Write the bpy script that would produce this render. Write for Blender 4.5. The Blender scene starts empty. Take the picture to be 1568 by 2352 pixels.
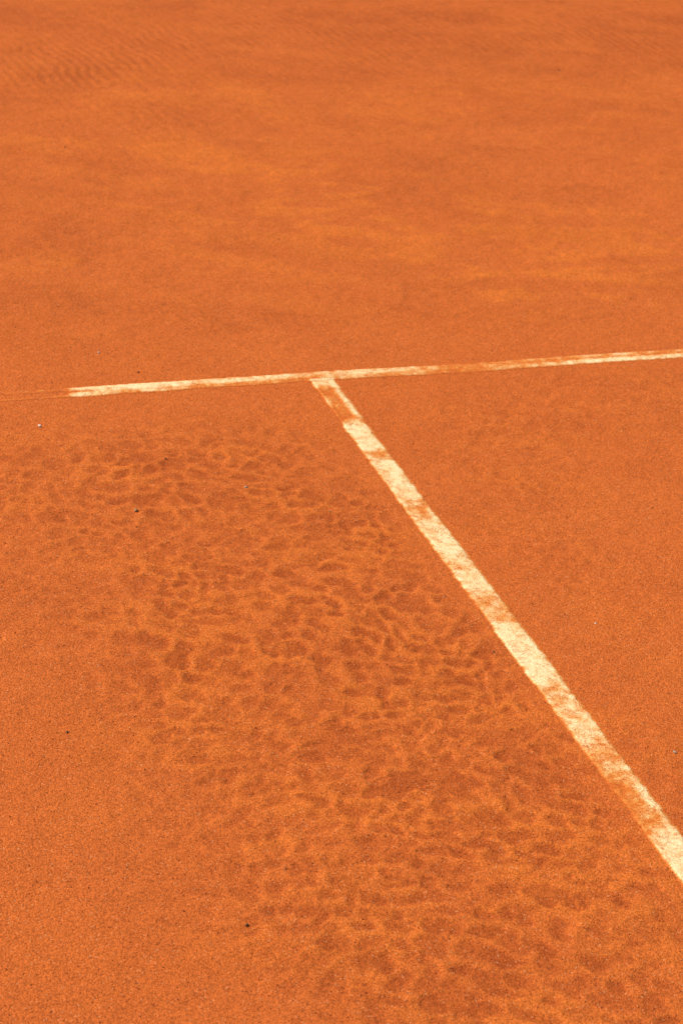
import bpy, math, random
import numpy as np
from mathutils import Matrix, Vector, Euler

random.seed(4); RNG=np.random.default_rng(11)
scene=bpy.context.scene
COL=scene.collection

# ---------------------------------------------------------------- helpers
TAB=RNG.random((8,256,256))
def vn(x,y,seed=0):
    x=np.asarray(x,float)+seed*17.31; y=np.asarray(y,float)+seed*9.77
    xi=np.floor(x).astype(int); yi=np.floor(y).astype(int)
    fx=x-xi; fy=y-yi
    fx=fx*fx*fx*(fx*(fx*6-15)+10); fy=fy*fy*fy*(fy*(fy*6-15)+10)
    T=TAB[seed%8]
    a=T[xi%256,yi%256]; b=T[(xi+1)%256,yi%256]; c=T[xi%256,(yi+1)%256]; d=T[(xi+1)%256,(yi+1)%256]
    return (a*(1-fx)+b*fx)*(1-fy)+(c*(1-fx)+d*fx)*fy
def fbm(x,y,seed=0,o=4):
    s=0;a=1;n=0
    for i in range(o):
        s=s+a*vn(x,y,seed+i); n+=a; a*=.5
        x,y=(x*.8-y*.6)*2.03,(x*.6+y*.8)*2.03
    return s/n
def ss(a,b,x):
    t=np.clip((x-a)/(b-a),0,1); return t*t*(3-2*t)
def blob(x,y,cx,cy,rx,ry,ang=0):
    c,s=math.cos(ang),math.sin(ang)
    u=((x-cx)*c+(y-cy)*s)/rx; v=(-(x-cx)*s+(y-cy)*c)/ry
    return np.exp(-(u*u+v*v))
def cells(u,v,seed,jit):
    """soft round pits on a jittered lattice, 1 in the pit centre"""
    ui=np.floor(u).astype(int); vi=np.floor(v).astype(int)
    best=np.zeros_like(u)
    for du in (-1,0,1):
        for dv in (-1,0,1):
            a=(ui+du)%256; b=(vi+dv)%256
            cu=ui+du+.5+(TAB[seed,a,b]-.5)*jit+.5*((vi+dv)%2)
            cv=vi+dv+.5+(TAB[seed+1,a,b]-.5)*jit
            r=.41+.20*TAB[seed+2,a,b]
            amp=.50+.50*TAB[seed+3,a,b]
            e=.76+.35*TAB[seed+3,b,a]
            d=np.sqrt(((u-cu)*e)**2+((v-cv)/e*.95)**2)/r
            best=np.maximum(best,amp*(1-ss(.55,1.10,d)))
    return best

# Court frame: x runs along the service line, y away along the centre line,
# the crossing of the two lines is the origin.
YAW=0.359104
CX,CY,CH=-1.3628,-3.8271,1.7935
def rot(x,y):
    c,s=math.cos(YAW),math.sin(YAW)
    return x*c-y*s, x*s+y*c
W1=.0215
W2=.0255

def fields(x,y):
    """height, dark tone mask (pits, ribs, patches, far end), loose dust mask at court position"""
    x=np.asarray(x,float); y=np.asarray(y,float)
    a,b=rot(x,y)
    wx=(fbm(x*4,y*4,1,2)-.5)*.10+(fbm(x*34,y*34,3,2)-.5)*.022
    wy=(fbm(x*4+40,y*4,2,2)-.5)*.10+(fbm(x*34+9,y*34,4,2)-.5)*.022
    u,v=rot(x+wx,y+wy)
    dim=cells(u/.0285,v/.036,1,.50)
    dim2=cells(u/.034+7,v/.040+3,3,.70)
    sel=ss(.44,.56,fbm(x*3+5,y*3,6,2))
    dim=dim*(1-sel)+dim2*sel
    zone=(.80*blob(x,y,-.55,-.40,.36,.24)+blob(x,y,-.36,-.85,.26,.34)+.85*blob(x,y,-.20,-.55,.18,.28)
         +blob(x,y,-.42,-1.25,.25,.30)+1.3*blob(x,y,-.27,-1.45,.28,.36)+blob(x,y,-.17,-1.88,.34,.30)+.8*blob(x,y,-.12,-1.15,.14,.3)
         +.5*blob(x,y,-.82,-.60,.18,.34)+.5*blob(x,y,-.52,-1.62,.16,.22)+.46*blob(x,y,.58,-.20,.24,.16)+.38*blob(x,y,.20,-.80,.10,.4)+.34*blob(x,y,.30,-.35,.14,.2))
    zone=np.clip(zone*1.05,0,1)
    nearc=blob(x,y,-.27,-1.5,.34,.34)
    zone=zone*(.66+.34*np.maximum(ss(.30,.50,fbm(x*6,y*6,5,3)),nearc))
    # connected worm-like crests between the pits
    wa,wb=u/.060,v/.046
    w1=fbm(wa+11,wb+4,5,2)
    worm=1-ss(.010,.055,np.abs(w1-.5))
    worm=worm*ss(.35,.55,fbm(x*18,y*18,1,2)+.02)*(.45+.55*nearc)
    dim=dim*(1-.6*worm)
    zr=np.clip(blob(x,y,-.32,-1.42,.28,.22)+blob(x,y,-.1,-1.98,.28,.22)*.7,0,1)
    trough=ss(.52,.64,w1)*.85
    dim=np.maximum(dim*(1-.15*zr),trough*zr*(1-worm)*ss(.3,.5,fbm(x*40,y*40,6,2)))
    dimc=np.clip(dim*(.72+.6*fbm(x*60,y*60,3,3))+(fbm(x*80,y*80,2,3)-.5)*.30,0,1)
    # sole ribs pressed in further away
    su=a*.88+b*.47
    rib=.5+.5*np.sin(2*np.pi*(su/.030+fbm(x*3,y*3,7,2)*1.3+fbm(x*14,y*14,3,2)*.8))
    zrib=np.clip(blob(x,y,.03,2.2,.42,.50)+.8*blob(x,y,.95,2.5,.6,.36)+.8*blob(x,y,1.9,2.4,.42,.4)+.4*blob(x,y,-.15,1.6,.2,.22),0,1)*(.5+.5*ss(.34,.58,fbm(x*5+3,y*5+7,2,4)))
    flatl=np.minimum(ss(.03,.075,np.abs(y)),np.maximum(ss(.03,.075,np.abs(x)),(y>0)*1.0))
    far=ss(.0,.35,y)
    big=fbm(x*1.6,y*1.6,2,4)
    h=(big-.5)*.008+(fbm(x*9,y*9,4,3)-.5)*.003*(.3+.7*flatl)
    h=h+flatl*((-.0024*dim+.0012*worm)*zone+.0014*rib*zrib+(fbm(x*45,y*45,1,2)-.5)*.0013)
    # drag / brush marks
    q=fbm(a*1.5,b*1.5,3,2)*1.6
    st1=fbm(a*2.6+3,b*3.8+q,5,5)
    st2=fbm(a*6+3,b*15+q*4,6,4)
    st3=fbm(a*22,b*28,2,4)
    mix3=st1*.32+st2*.38+st3*.30
    streak=ss(.42,.64,mix3)
    hot=np.clip(1.1*blob(a,b,.0,1.10,.42,.30)+blob(a,b,.42,.62,.40,.18)+.6*blob(a,b,.75,.95,.4,.25)+.6*blob(a,b,-.55,.55,.25,.10)+.6*blob(a,b,-.6,1.35,.35,.14)+.6*blob(a,b,-.5,1.9,.4,.15)+.5*blob(a,b,.4,2.0,.5,.2),0,1)
    h=h+far*((st2-.5)*.0024+(st3-.5)*.0026)
    near_n=fbm(a*5,b*7,0,5)
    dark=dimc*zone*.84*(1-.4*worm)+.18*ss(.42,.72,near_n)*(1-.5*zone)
    dark=dark+rib*zrib*.34+far*.22*ss(.40,.66,fbm(a*5+20,b*8,7,5)*.5+st3*.5)*(1-.5*hot)
    dark=dark+.12*ss(1.6,3.0,b)
    patch=ss(.40,.66,fbm(a*8+5,b*11,3,4))
    dust=(1-far)*(.27*zone*(1-dimc)+.22*worm*zone+.30*patch*(.55+.45*zone))+far*(.32*streak+.58*hot*ss(.40,.60,mix3))
    hs=.55+.45*flatl
    return h,np.clip(dark*hs,0,1),np.clip(dust,0,1)

def mesh_obj(name,verts,faces,attrs=None,smooth=True):
    me=bpy.data.meshes.new(name)
    n=len(verts); m=len(faces); k=faces.shape[1]
    me.vertices.add(n); me.vertices.foreach_set('co',np.asarray(verts,np.float32).ravel())
    me.loops.add(m*k); me.loops.foreach_set('vertex_index',faces.astype(np.int32).ravel())
    me.polygons.add(m); me.polygons.foreach_set('loop_start',np.arange(0,m*k,k,dtype=np.int32))
    me.update(calc_edges=True)
    me.polygons.foreach_set('use_smooth',np.full(m,smooth))
    for a,vals in (attrs or {}).items():
        at=me.attributes.new(a,'FLOAT','POINT'); at.data.foreach_set('value',np.asarray(vals,np.float32).ravel())
    me.validate()
    ob=bpy.data.objects.new(name,me); COL.objects.link(ob); return ob

# ---------------------------------------------------------------- materials
class NT:
    def __init__(s,name):
        s.m=bpy.data.materials.new(name); s.m.use_nodes=True
        s.t=s.m.node_tree; s.t.nodes.clear()
        s.out=s.t.nodes.new('ShaderNodeOutputMaterial')
        s.b=s.t.nodes.new('ShaderNodeBsdfPrincipled')
        s.t.links.new(s.b.outputs[0],s.out.inputs[0])
    def n(s,ty,**k):
        nd=s.t.nodes.new(ty)
        for a,v in k.items(): setattr(nd,a,v)
        return nd
    def L(s,a,b): s.t.links.new(a,b)
    def put(s,sock,v):
        if hasattr(v,'links'): s.L(v,sock)
        else: sock.default_value=v
    def math(s,op,a,b=None,c=None,clamp=False):
        nd=s.n('ShaderNodeMath',operation=op); nd.use_clamp=clamp
        s.put(nd.inputs[0],a)
        if b is not None: s.put(nd.inputs[1],b)
        if c is not None: s.put(nd.inputs[2],c)
        return nd.outputs[0]
    def mix(s,f,a,b,bt='MIX'):
        nd=s.n('ShaderNodeMix',data_type='RGBA',blend_type=bt)
        s.put(nd.inputs[0],f); s.put(nd.inputs[6],a if not isinstance(a,tuple) else (*a,1)); s.put(nd.inputs[7],b if not isinstance(b,tuple) else (*b,1))
        return nd.outputs[2]
    def noise(s,vec,scale,detail=2,rough=.5):
        nd=s.n('ShaderNodeTexNoise'); nd.inputs['Scale'].default_value=scale; nd.inputs['Detail'].default_value=detail; nd.inputs['Roughness'].default_value=rough
        s.L(vec,nd.inputs['Vector']); return nd.outputs[0]
    def rng(s,v,a,b,c=0,d=1):
        nd=s.n('ShaderNodeMapRange'); s.put(nd.inputs[0],v)
        for i,q in zip((1,2,3,4),(a,b,c,d)): nd.inputs[i].default_value=q
        return nd.outputs[0]
    def attr(s,a): return s.n('ShaderNodeAttribute',attribute_name=a).outputs['Fac']

BASE=(.615,.141,.0275)
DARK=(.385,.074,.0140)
DUST=(.750,.188,.0265)

def clay(N):
    pos=N.n('ShaderNodeNewGeometry').outputs['Position']
    grain=N.noise(pos,560,3,.72)
    grain2=N.noise(pos,250,2,.6)
    mott=N.noise(pos,60,4,.7)
    broad=N.noise(pos,2.6,5,.6)
    dk=N.math('ADD',N.attr('dark'),N.math('MULTIPLY',N.math('SUBTRACT',mott,.5),.70))
    dk=N.math('ADD',dk,N.math('MULTIPLY',N.math('SUBTRACT',grain2,.5),1.15))
    dk=N.rng(dk,.05,.95)
    du=N.math('ADD',N.attr('dust'),N.math('MULTIPLY',N.math('SUBTRACT',mott,.5),.65))
    du=N.math('ADD',du,N.math('MULTIPLY',N.math('SUBTRACT',grain,.5),.5))
    du=N.rng(du,.10,.95)
    c=N.mix(N.rng(broad,.3,.7,0,.45),BASE,(.58,.122,.022))
    c=N.mix(N.math('MULTIPLY',du,.85),c,DUST)
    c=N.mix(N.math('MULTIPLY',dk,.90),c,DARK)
    vor=N.n('ShaderNodeTexVoronoi'); vor.inputs['Scale'].default_value=580; N.L(pos,vor.inputs['Vector'])
    rnd=N.n('ShaderNodeSeparateColor'); N.L(vor.outputs['Color'],rnd.inputs[0])
    g=N.rng(rnd.outputs[0],0,1,.70,1.30)
    gs=N.math('ADD',g,N.math('MULTIPLY',N.math('SUBTRACT',grain,.5),.85))
    mul=N.n('ShaderNodeVectorMath',operation='SCALE'); N.L(c,mul.inputs[0]); N.L(gs,mul.inputs['Scale'])
    c=mul.outputs[0]
    pale=N.math('GREATER_THAN',rnd.outputs[1],.985)
    c=N.mix(N.math('MULTIPLY',pale,.5),c,(.84,.42,.20))
    blk=N.math('GREATER_THAN',rnd.outputs[2],.955)
    c=N.mix(N.math('MULTIPLY',blk,.62),c,(.15,.032,.010))
    hgt=N.math('ADD',N.math('MULTIPLY',grain,1.0),N.math('MULTIPLY',grain2,1.0))
    hgt=N.math('SUBTRACT',hgt,N.math('MULTIPLY',vor.outputs['Distance'],.6))
    bp=N.n('ShaderNodeBump'); bp.inputs['Strength'].default_value=.75; bp.inputs['Distance'].default_value=.0014
    N.L(hgt,bp.inputs['Height'])
    N.b.inputs['Roughness'].default_value=.95
    N.b.inputs['Specular IOR Level'].default_value=.08
    return pos,c,bp

N=NT('clay'); pos,c,bp=clay(N)
N.L(c,N.b.inputs['Base Color']); N.L(bp.outputs[0],N.b.inputs['Normal'])
CLAY=N.m

N=NT('worn_line_paint'); pos,c,bp=clay(N)
cov=N.attr('cover')
n1=N.noise(pos,95,4,.7); n2=N.noise(pos,380,3,.75)
nn=N.math('ADD',N.math('MULTIPLY',n1,.45),N.math('MULTIPLY',n2,.55))
nn=N.rng(nn,.34,.66)
vis=N.math('SUBTRACT',nn,cov)
visf=N.rng(vis,-.36,.24)
dusty=N.mix(.50,c,DUST)
film=N.rng(N.math('SUBTRACT',N.math('ADD',N.math('MULTIPLY',N.noise(pos,34,4,.7),.50),N.math('MULTIPLY',n2,.50)),N.math('MULTIPLY',cov,.70)),.03,.42)
paint=N.mix(film,(.88,.40,.09),(1.0,.84,.48))
speck=N.rng(N.noise(pos,440,4,.8),.45,.60,0,.80)
paint=N.mix(speck,paint,(.84,.42,.14))
dist=N.n('ShaderNodeTexNoise'); dist.inputs['Scale'].default_value=90; dist.inputs['Detail'].default_value=4; N.L(pos,dist.inputs['Vector'])
va=N.n('ShaderNodeVectorMath',operation='SCALE'); N.L(dist.outputs['Color'],va.inputs[0]); va.inputs['Scale'].default_value=.024
vb=N.n('ShaderNodeVectorMath',operation='ADD'); N.L(pos,vb.inputs[0]); N.L(va.outputs[0],vb.inputs[1])
ed=N.n('ShaderNodeTexVoronoi',feature='DISTANCE_TO_EDGE'); ed.inputs['Scale'].default_value=60; N.L(vb.outputs[0],ed.inputs['Vector'])
crk=N.math('MULTIPLY',N.rng(ed.outputs['Distance'],.01,.07,1,0),N.rng(N.noise(pos,28,3,.5),.43,.56))
paint=N.mix(N.math('MULTIPLY',crk,.65),paint,(.55,.19,.055))
col=N.mix(visf,dusty,paint)
col=N.mix(N.rng(cov,.85,1.15),col,c)
N.L(col,N.b.inputs['Base Color'])
bp.inputs['Strength'].default_value=.6
N.L(bp.outputs[0],N.b.inputs['Normal'])
LINE=N.m

# ---------------------------------------------------------------- ground
def spaced(a,b,step,far,g=1.25):
    core=list(np.arange(a,b+step*.5,step))
    s=step
    while core[-1]<far: s*=g; core.append(core[-1]+s)
    s=step
    pre=[]
    x=core[0]
    while x>-far: s*=g; x-=s; pre.append(x)
    return np.array(pre[::-1]+core)
ga=spaced(-1.45,1.45,.0045,400); gb=spaced(1.75,4.6,.0040,400)
gb=np.array(sorted(set(list(gb[gb<=4.6])+list(np.arange(4.606,7.8,.0075))+list(7.8*1.06**np.arange(1,70)))))
A,B=np.meshgrid(ga,gb,indexing='ij')
c_,s_=math.cos(YAW),math.sin(YAW)
X=CX+A*c_+B*s_; Y=CY-A*s_+B*c_
H,D,U=fields(X,Y)
na,nb=A.shape
idx=np.arange(na*nb).reshape(na,nb)
F=np.stack([idx[:-1,:-1],idx[1:,:-1],idx[1:,1:],idx[:-1,1:]],-1).reshape(-1,4)
ground=mesh_obj('ground',np.stack([X,Y,H],-1).reshape(-1,3),F,{'dark':D,'dust':U})
ground.data.materials.append(CLAY)
ground['kind']='structure'; ground['label']='orange clay tennis court surface with scuffs and tread dimples'; ground['category']='ground'

# ---------------------------------------------------------------- court lines
def pw(x,pts): return np.interp(x,[p[0] for p in pts],[p[1] for p in pts])
def line(name,s,t,along_x,cover_fn,wob,label):
    S,T=np.meshgrid(s,t,indexing='ij')
    if along_x: X,Y=S,T
    else: X,Y=T,-S
    h,d,u=fields(X,Y)
    w=W1 if along_x else W2
    ws=(fbm(X*34,Y*34,6,4)-.5)*.055; wt=(fbm(X*34+5,Y*34,7,4)-.5)*.8
    cov=cover_fn(S+ws,T/w+wt,S,T/w)
    cov=cov+(fbm(X*22,Y*22,2,5)-.5)*.55+(fbm(X*75,Y*75,5,3)-.5)*.60
    edge=np.abs(T)/w+ (fbm(X*70,Y*70,5,5)-.5)*wob*2
    cov=np.where(edge>.86,cov+(edge-.86)*3.5,cov)
    if along_x: cov=cov-.75*ss(-.45,-.85,T/w)*ss(.034,.020,np.abs(X+.002))
    Z=h+.0003+.0011*(1-ss(.8,1.02,edge))*(1-ss(.6,1.1,cov))
    n0,n1=S.shape; idx=np.arange(n0*n1).reshape(n0,n1)
    F=np.stack([idx[:-1,:-1],idx[1:,:-1],idx[1:,1:],idx[:-1,1:]],-1).reshape(-1,4)
    cc=cov.ravel()[F].mean(1); ee=edge.ravel()[F].mean(1)
    keep=(cc<1.4)&(ee<1.08)
    F=F[keep]
    used,inv=np.unique(F,return_inverse=True); F=inv.reshape(-1,4)
    V=np.stack([X,Y,Z],-1).reshape(-1,3)[used]
    p=V[F[0]]
    if np.cross(p[1]-p[0],p[2]-p[0])[2]<0: F=F[:,::-1]
    ob=mesh_obj(name,V,F,{'dark':d.ravel()[used],'dust':u.ravel()[used],'cover':cov.ravel()[used]})
    ob.data.materials.append(LINE)
    ob['label']=label; ob['category']='court line'; ob['group']='worn court lines'
    return ob

def cov_service(aw,tw,a,t):
    base=pw(a,[(-1.6,1.2),(-.56,1.2),(-.525,1.05),(-.50,.22),(-.30,.20),(-.20,.24),(-.12,.34),(-.04,.48),(.03,.42),(.06,.22),(.19,.28),(.25,.56),(.285,.86),(.36,.88),(.41,.64),(.55,.56),(.85,.52),(1.1,.5),(1.6,.5)])
    near=ss(.2,-.5,t)
    dn=pw(a,[(-.50,-.05),(-.38,.25),(-.2,.45),(-.06,.35),(.05,.20),(.12,.40),(.26,.22),(.40,-.14),(.55,-.26),(.9,-.28),(1.6,-.2)])
    c=base+near*dn
    c=c+.6*np.exp(-((t-.05)/.28)**2)*ss(-.44,-.49,a)
    c=c-.22*(a<-.50)*np.exp(-((np.abs(t)-.78)/.16)**2)
    c=c+.18*np.exp(-((t-.15)/.3)**2)*ss(.38,.5,a)
    return c
def cov_centre(s,t,s0,t0):
    c=pw(s,[(0,.2),(.05,.35),(.19,.9),(.235,.20),(.325,.14),(.352,.58),(.378,.64),(.405,.20),(.53,.22),(.57,.46),(.63,.46),(.66,.20),(.75,.20),(.80,.32),(.85,.20),(.90,.22),(.93,.52),(.99,.48),(1.02,.20),(1.1,.14),(1.18,.22),(1.215,.46),(1.27,.44),(1.30,.26),(1.35,.46),(1.44,.54),(1.48,.66),(1.585,.60),(1.62,.20),(2.7,.25)])
    right=ss(.15,.60,t0+(t-t0)*.3)
    k=ss(.235,.18,s0+(t0*.012)+(s-s0)*.4)
    c2=pw(s0,[(0,.26),(.040,.34),(.065,.85),(.19,.92),(.3,.9)])*(1-right)+.22*right-.28*np.exp(-((t0+.82)/.12)**2)
    c=c*(1-k)+c2*k
    z=ss(1.42,1.49,s)*ss(1.63,1.57,s)
    c=c-z*.38*ss(.3,.65,t)+z*.10*ss(.4,.1,t)
    m=ss(.34,.355,s)*ss(.40,.375,s)
    c=c-m*.3*ss(-.2,-.6,t)
    m=ss(.545,.57,s)*ss(.65,.62,s)
    c=c+m*.2*ss(-.3,.1,t)*ss(.9,.6,t)-m*.2*ss(-.4,-.7,t)
    return c
line('court_line',np.arange(-1.3,1.7,.0022),np.arange(-.0255,.0256,.0015),True,cov_service,.12,
     'dusty cream service line half buried under orange clay')
line('court_line',np.arange(W1+.0005,2.8,.0022),np.arange(-.032,.0321,.0015),False,cov_centre,.12,
     'cracked cream centre line running to the service line')

# ---------------------------------------------------------------- loose grit (uncountable)
def simple_mat(name,colr,attr=None):
    N=NT(name); pos=N.n('ShaderNodeNewGeometry').outputs['Position']
    nz=N.noise(pos,900,3,.6)
    if attr:
        f=N.attr(attr)
        r=N.n('ShaderNodeValToRGB'); N.L(f,r.inputs[0])
        els=r.color_ramp.elements
        els[0].position=0; els[0].color=(.16,.040,.012,1)
        els[1].position=1; els[1].color=(.84,.54,.32,1)
        for p_,c_2 in ((.25,(.36,.078,.018,1)),(.62,(.62,.148,.030,1)),(.92,(.73,.24,.07,1))):
            e=els.new(p_); e.color=c_2
        c=r.outputs[0]
    else:
        c=N.mix(N.rng(nz,.3,.7),tuple(q*.65 for q in colr),colr)
        b=N.n('ShaderNodeBump'); b.inputs['Strength'].default_value=.5; b.inputs['Distance'].default_value=.0006; N.L(nz,b.inputs['Height']); N.L(b.outputs[0],N.b.inputs['Normal'])
    N.L(c,N.b.inputs['Base Color']); N.b.inputs['Roughness'].default_value=.85
    N.b.inputs['Specular IOR Level'].default_value=.2
    return N.m
NG=75000
a=RNG.uniform(-1,1,NG); b=RNG.uniform(0,1,NG)
b=1.75+(b**1.35)*5.6; a=a*(.25+.21*b)
gx=CX+a*c_+b*s_; gy=CY-a*s_+b*c_
gh,gd,gu=fields(gx,gy)
online=((np.abs(gy)<W1)|((np.abs(gx)<W2)&(gy<0)))
keep=(~online|(RNG.random(NG)<.3))&(RNG.random(NG)<.40+.60*gd-.2*gu)
gx,gy,gh,online=gx[keep],gy[keep],gh[keep],online[keep]; n=len(gx)
octv=np.array([[1,0,0],[0,1,0],[-1,0,0],[0,-1,0],[0,0,1],[0,0,-1]],float)
octf=np.array([[0,1,4],[1,2,4],[2,3,4],[3,0,4],[1,0,5],[2,1,5],[3,2,5],[0,3,5]])
sz=RNG.gamma(5,.00012,n)+.00025
sz=np.minimum(sz,.0014)
th=RNG.uniform(0,6.28,n)
V=octv[None]*(sz[:,None,None]*RNG.uniform(.65,1.3,(n,6,1)))
x_=V[...,0]*np.cos(th)[:,None]-V[...,1]*np.sin(th)[:,None]; y_=V[...,0]*np.sin(th)[:,None]+V[...,1]*np.cos(th)[:,None]
V=np.stack([x_+gx[:,None],y_+gy[:,None],V[...,2]*.8+(gh+sz*.45+online*.0012)[:,None]],-1)
Fg=(octf[None]+6*np.arange(n)[:,None,None]).reshape(-1,3)
tone=np.clip(RNG.beta(2.2,2.8,n),0,1)
grit=mesh_obj('clay_grit',V.reshape(-1,3),Fg,{'tone':np.repeat(tone,6)},smooth=False)
grit.data.materials.append(simple_mat('grit',(0,0,0),'tone'))
grit['kind']='stuff'; grit['label']='loose crushed brick grit scattered over the clay court'; grit['category']='grit'

# ---------------------------------------------------------------- pebbles
import bmesh
M_D=simple_mat('dark_stone',(.16,.075,.04)); M_B=simple_mat('brown_stone',(.42,.22,.10)); M_G=simple_mat('grey_stone',(.48,.36,.25)); M_W=simple_mat('white_stone',(.88,.80,.66))
PEB=[(-.505,-.511,.0036,M_B,'brown'),(-.358,.075,.0025,M_D,'dark'),(-.210,1.484,.0029,M_D,'dark'),(-.602,-.143,.0030,M_W,'white'),
(-.402,-.318,.0020,M_D,'dark'),(-.286,-.456,.0026,M_G,'grey'),(-.052,-1.085,.0023,M_D,'dark'),(.110,-1.417,.0025,M_G,'grey'),
(-.769,-1.178,.0022,M_D,'dark'),(-.634,-1.666,.0025,M_D,'dark'),(.151,-1.035,.0020,M_W,'white'),(1.431,2.075,.0028,M_D,'dark'),
(-.415,.183,.0024,M_W,'white'),(-.276,-.257,.0018,M_D,'dark'),(-.163,-.572,.0020,M_B,'brown')]
for i,(px,py,r,m,cn) in enumerate(PEB):
    bm=bmesh.new(); bmesh.ops.create_icosphere(bm,subdivisions=3,radius=1)
    rr=random.Random(i)
    pl=[Vector((rr.uniform(-1,1),rr.uniform(-1,1),rr.uniform(-1,1))).normalized() for _ in range(9)]
    for v in bm.verts:
        k=min([1.0]+[.78/max(.05,v.co.dot(p_)) for p_ in pl if v.co.dot(p_)>.78])
        v.co*=k
    sx,sy,sz_=r*rr.uniform(1.1,1.5),r*rr.uniform(.8,1.0),r*rr.uniform(.6,.85)
    for v in bm.verts: v.co=Vector((v.co.x*sx,v.co.y*sy,v.co.z*sz_))
    me=bpy.data.meshes.new('pebble'); bm.to_mesh(me); bm.free()
    for p in me.polygons: p.use_smooth=True
    me.materials.append(m)
    ob=bpy.data.objects.new('pebble',me); COL.objects.link(ob)
    hh=float(fields(np.array([px]),np.array([py]))[0][0])
    ob.location=(px,py,hh+sz_*.5); ob.rotation_euler=(0,0,rr.uniform(0,3.1))
    ob['label']='small %s pebble lying on the orange clay'%cn; ob['category']='pebble'; ob['group']='loose pebbles on the clay court'

# ---------------------------------------------------------------- light
SE,SA=math.radians(44),math.radians(-60)
world=bpy.data.worlds.new('World'); scene.world=world; world.use_nodes=True
wt=world.node_tree; bg=wt.nodes['Background']; sky=wt.nodes.new('ShaderNodeTexSky')
sky.sky_type='NISHITA'; sky.sun_disc=False; sky.sun_elevation=SE; sky.sun_rotation=SA
wt.links.new(sky.outputs[0],bg.inputs[0]); bg.inputs[1].default_value=.08
sd=bpy.data.lights.new('sun','SUN'); sd.energy=4.95; sd.angle=math.radians(.5); sd.color=(1,.94,.84)
so=bpy.data.objects.new('sun',sd); COL.objects.link(so)
dirv=Vector((math.sin(SA)*math.cos(SE),math.cos(SA)*math.cos(SE),math.sin(SE)))
so.rotation_euler=dirv.to_track_quat('Z','Y').to_euler(); so.location=dirv*20

# ---------------------------------------------------------------- camera
cd=bpy.data.cameras.new('camera'); cam=bpy.data.objects.new('camera',cd); COL.objects.link(cam)
cd.sensor_fit='VERTICAL'; cd.sensor_height=36; cd.sensor_width=24; cd.lens=5000/2352*36
cd.clip_start=.05; cd.clip_end=2000
R=Matrix.Rotation(-YAW,4,'Z')@Matrix.Rotation(math.pi/2-.476814,4,'X')@Matrix.Rotation(.085394,4,'Z')
cam.matrix_world=Matrix.Translation((CX,CY,CH))@R
cd.dof.use_dof=True; cd.dof.focus_distance=3.4; cd.dof.aperture_fstop=10.0
scene.camera=cam
scene.view_settings.view_transform='Standard'; scene.view_settings.look='None'; scene.view_settings.exposure=0
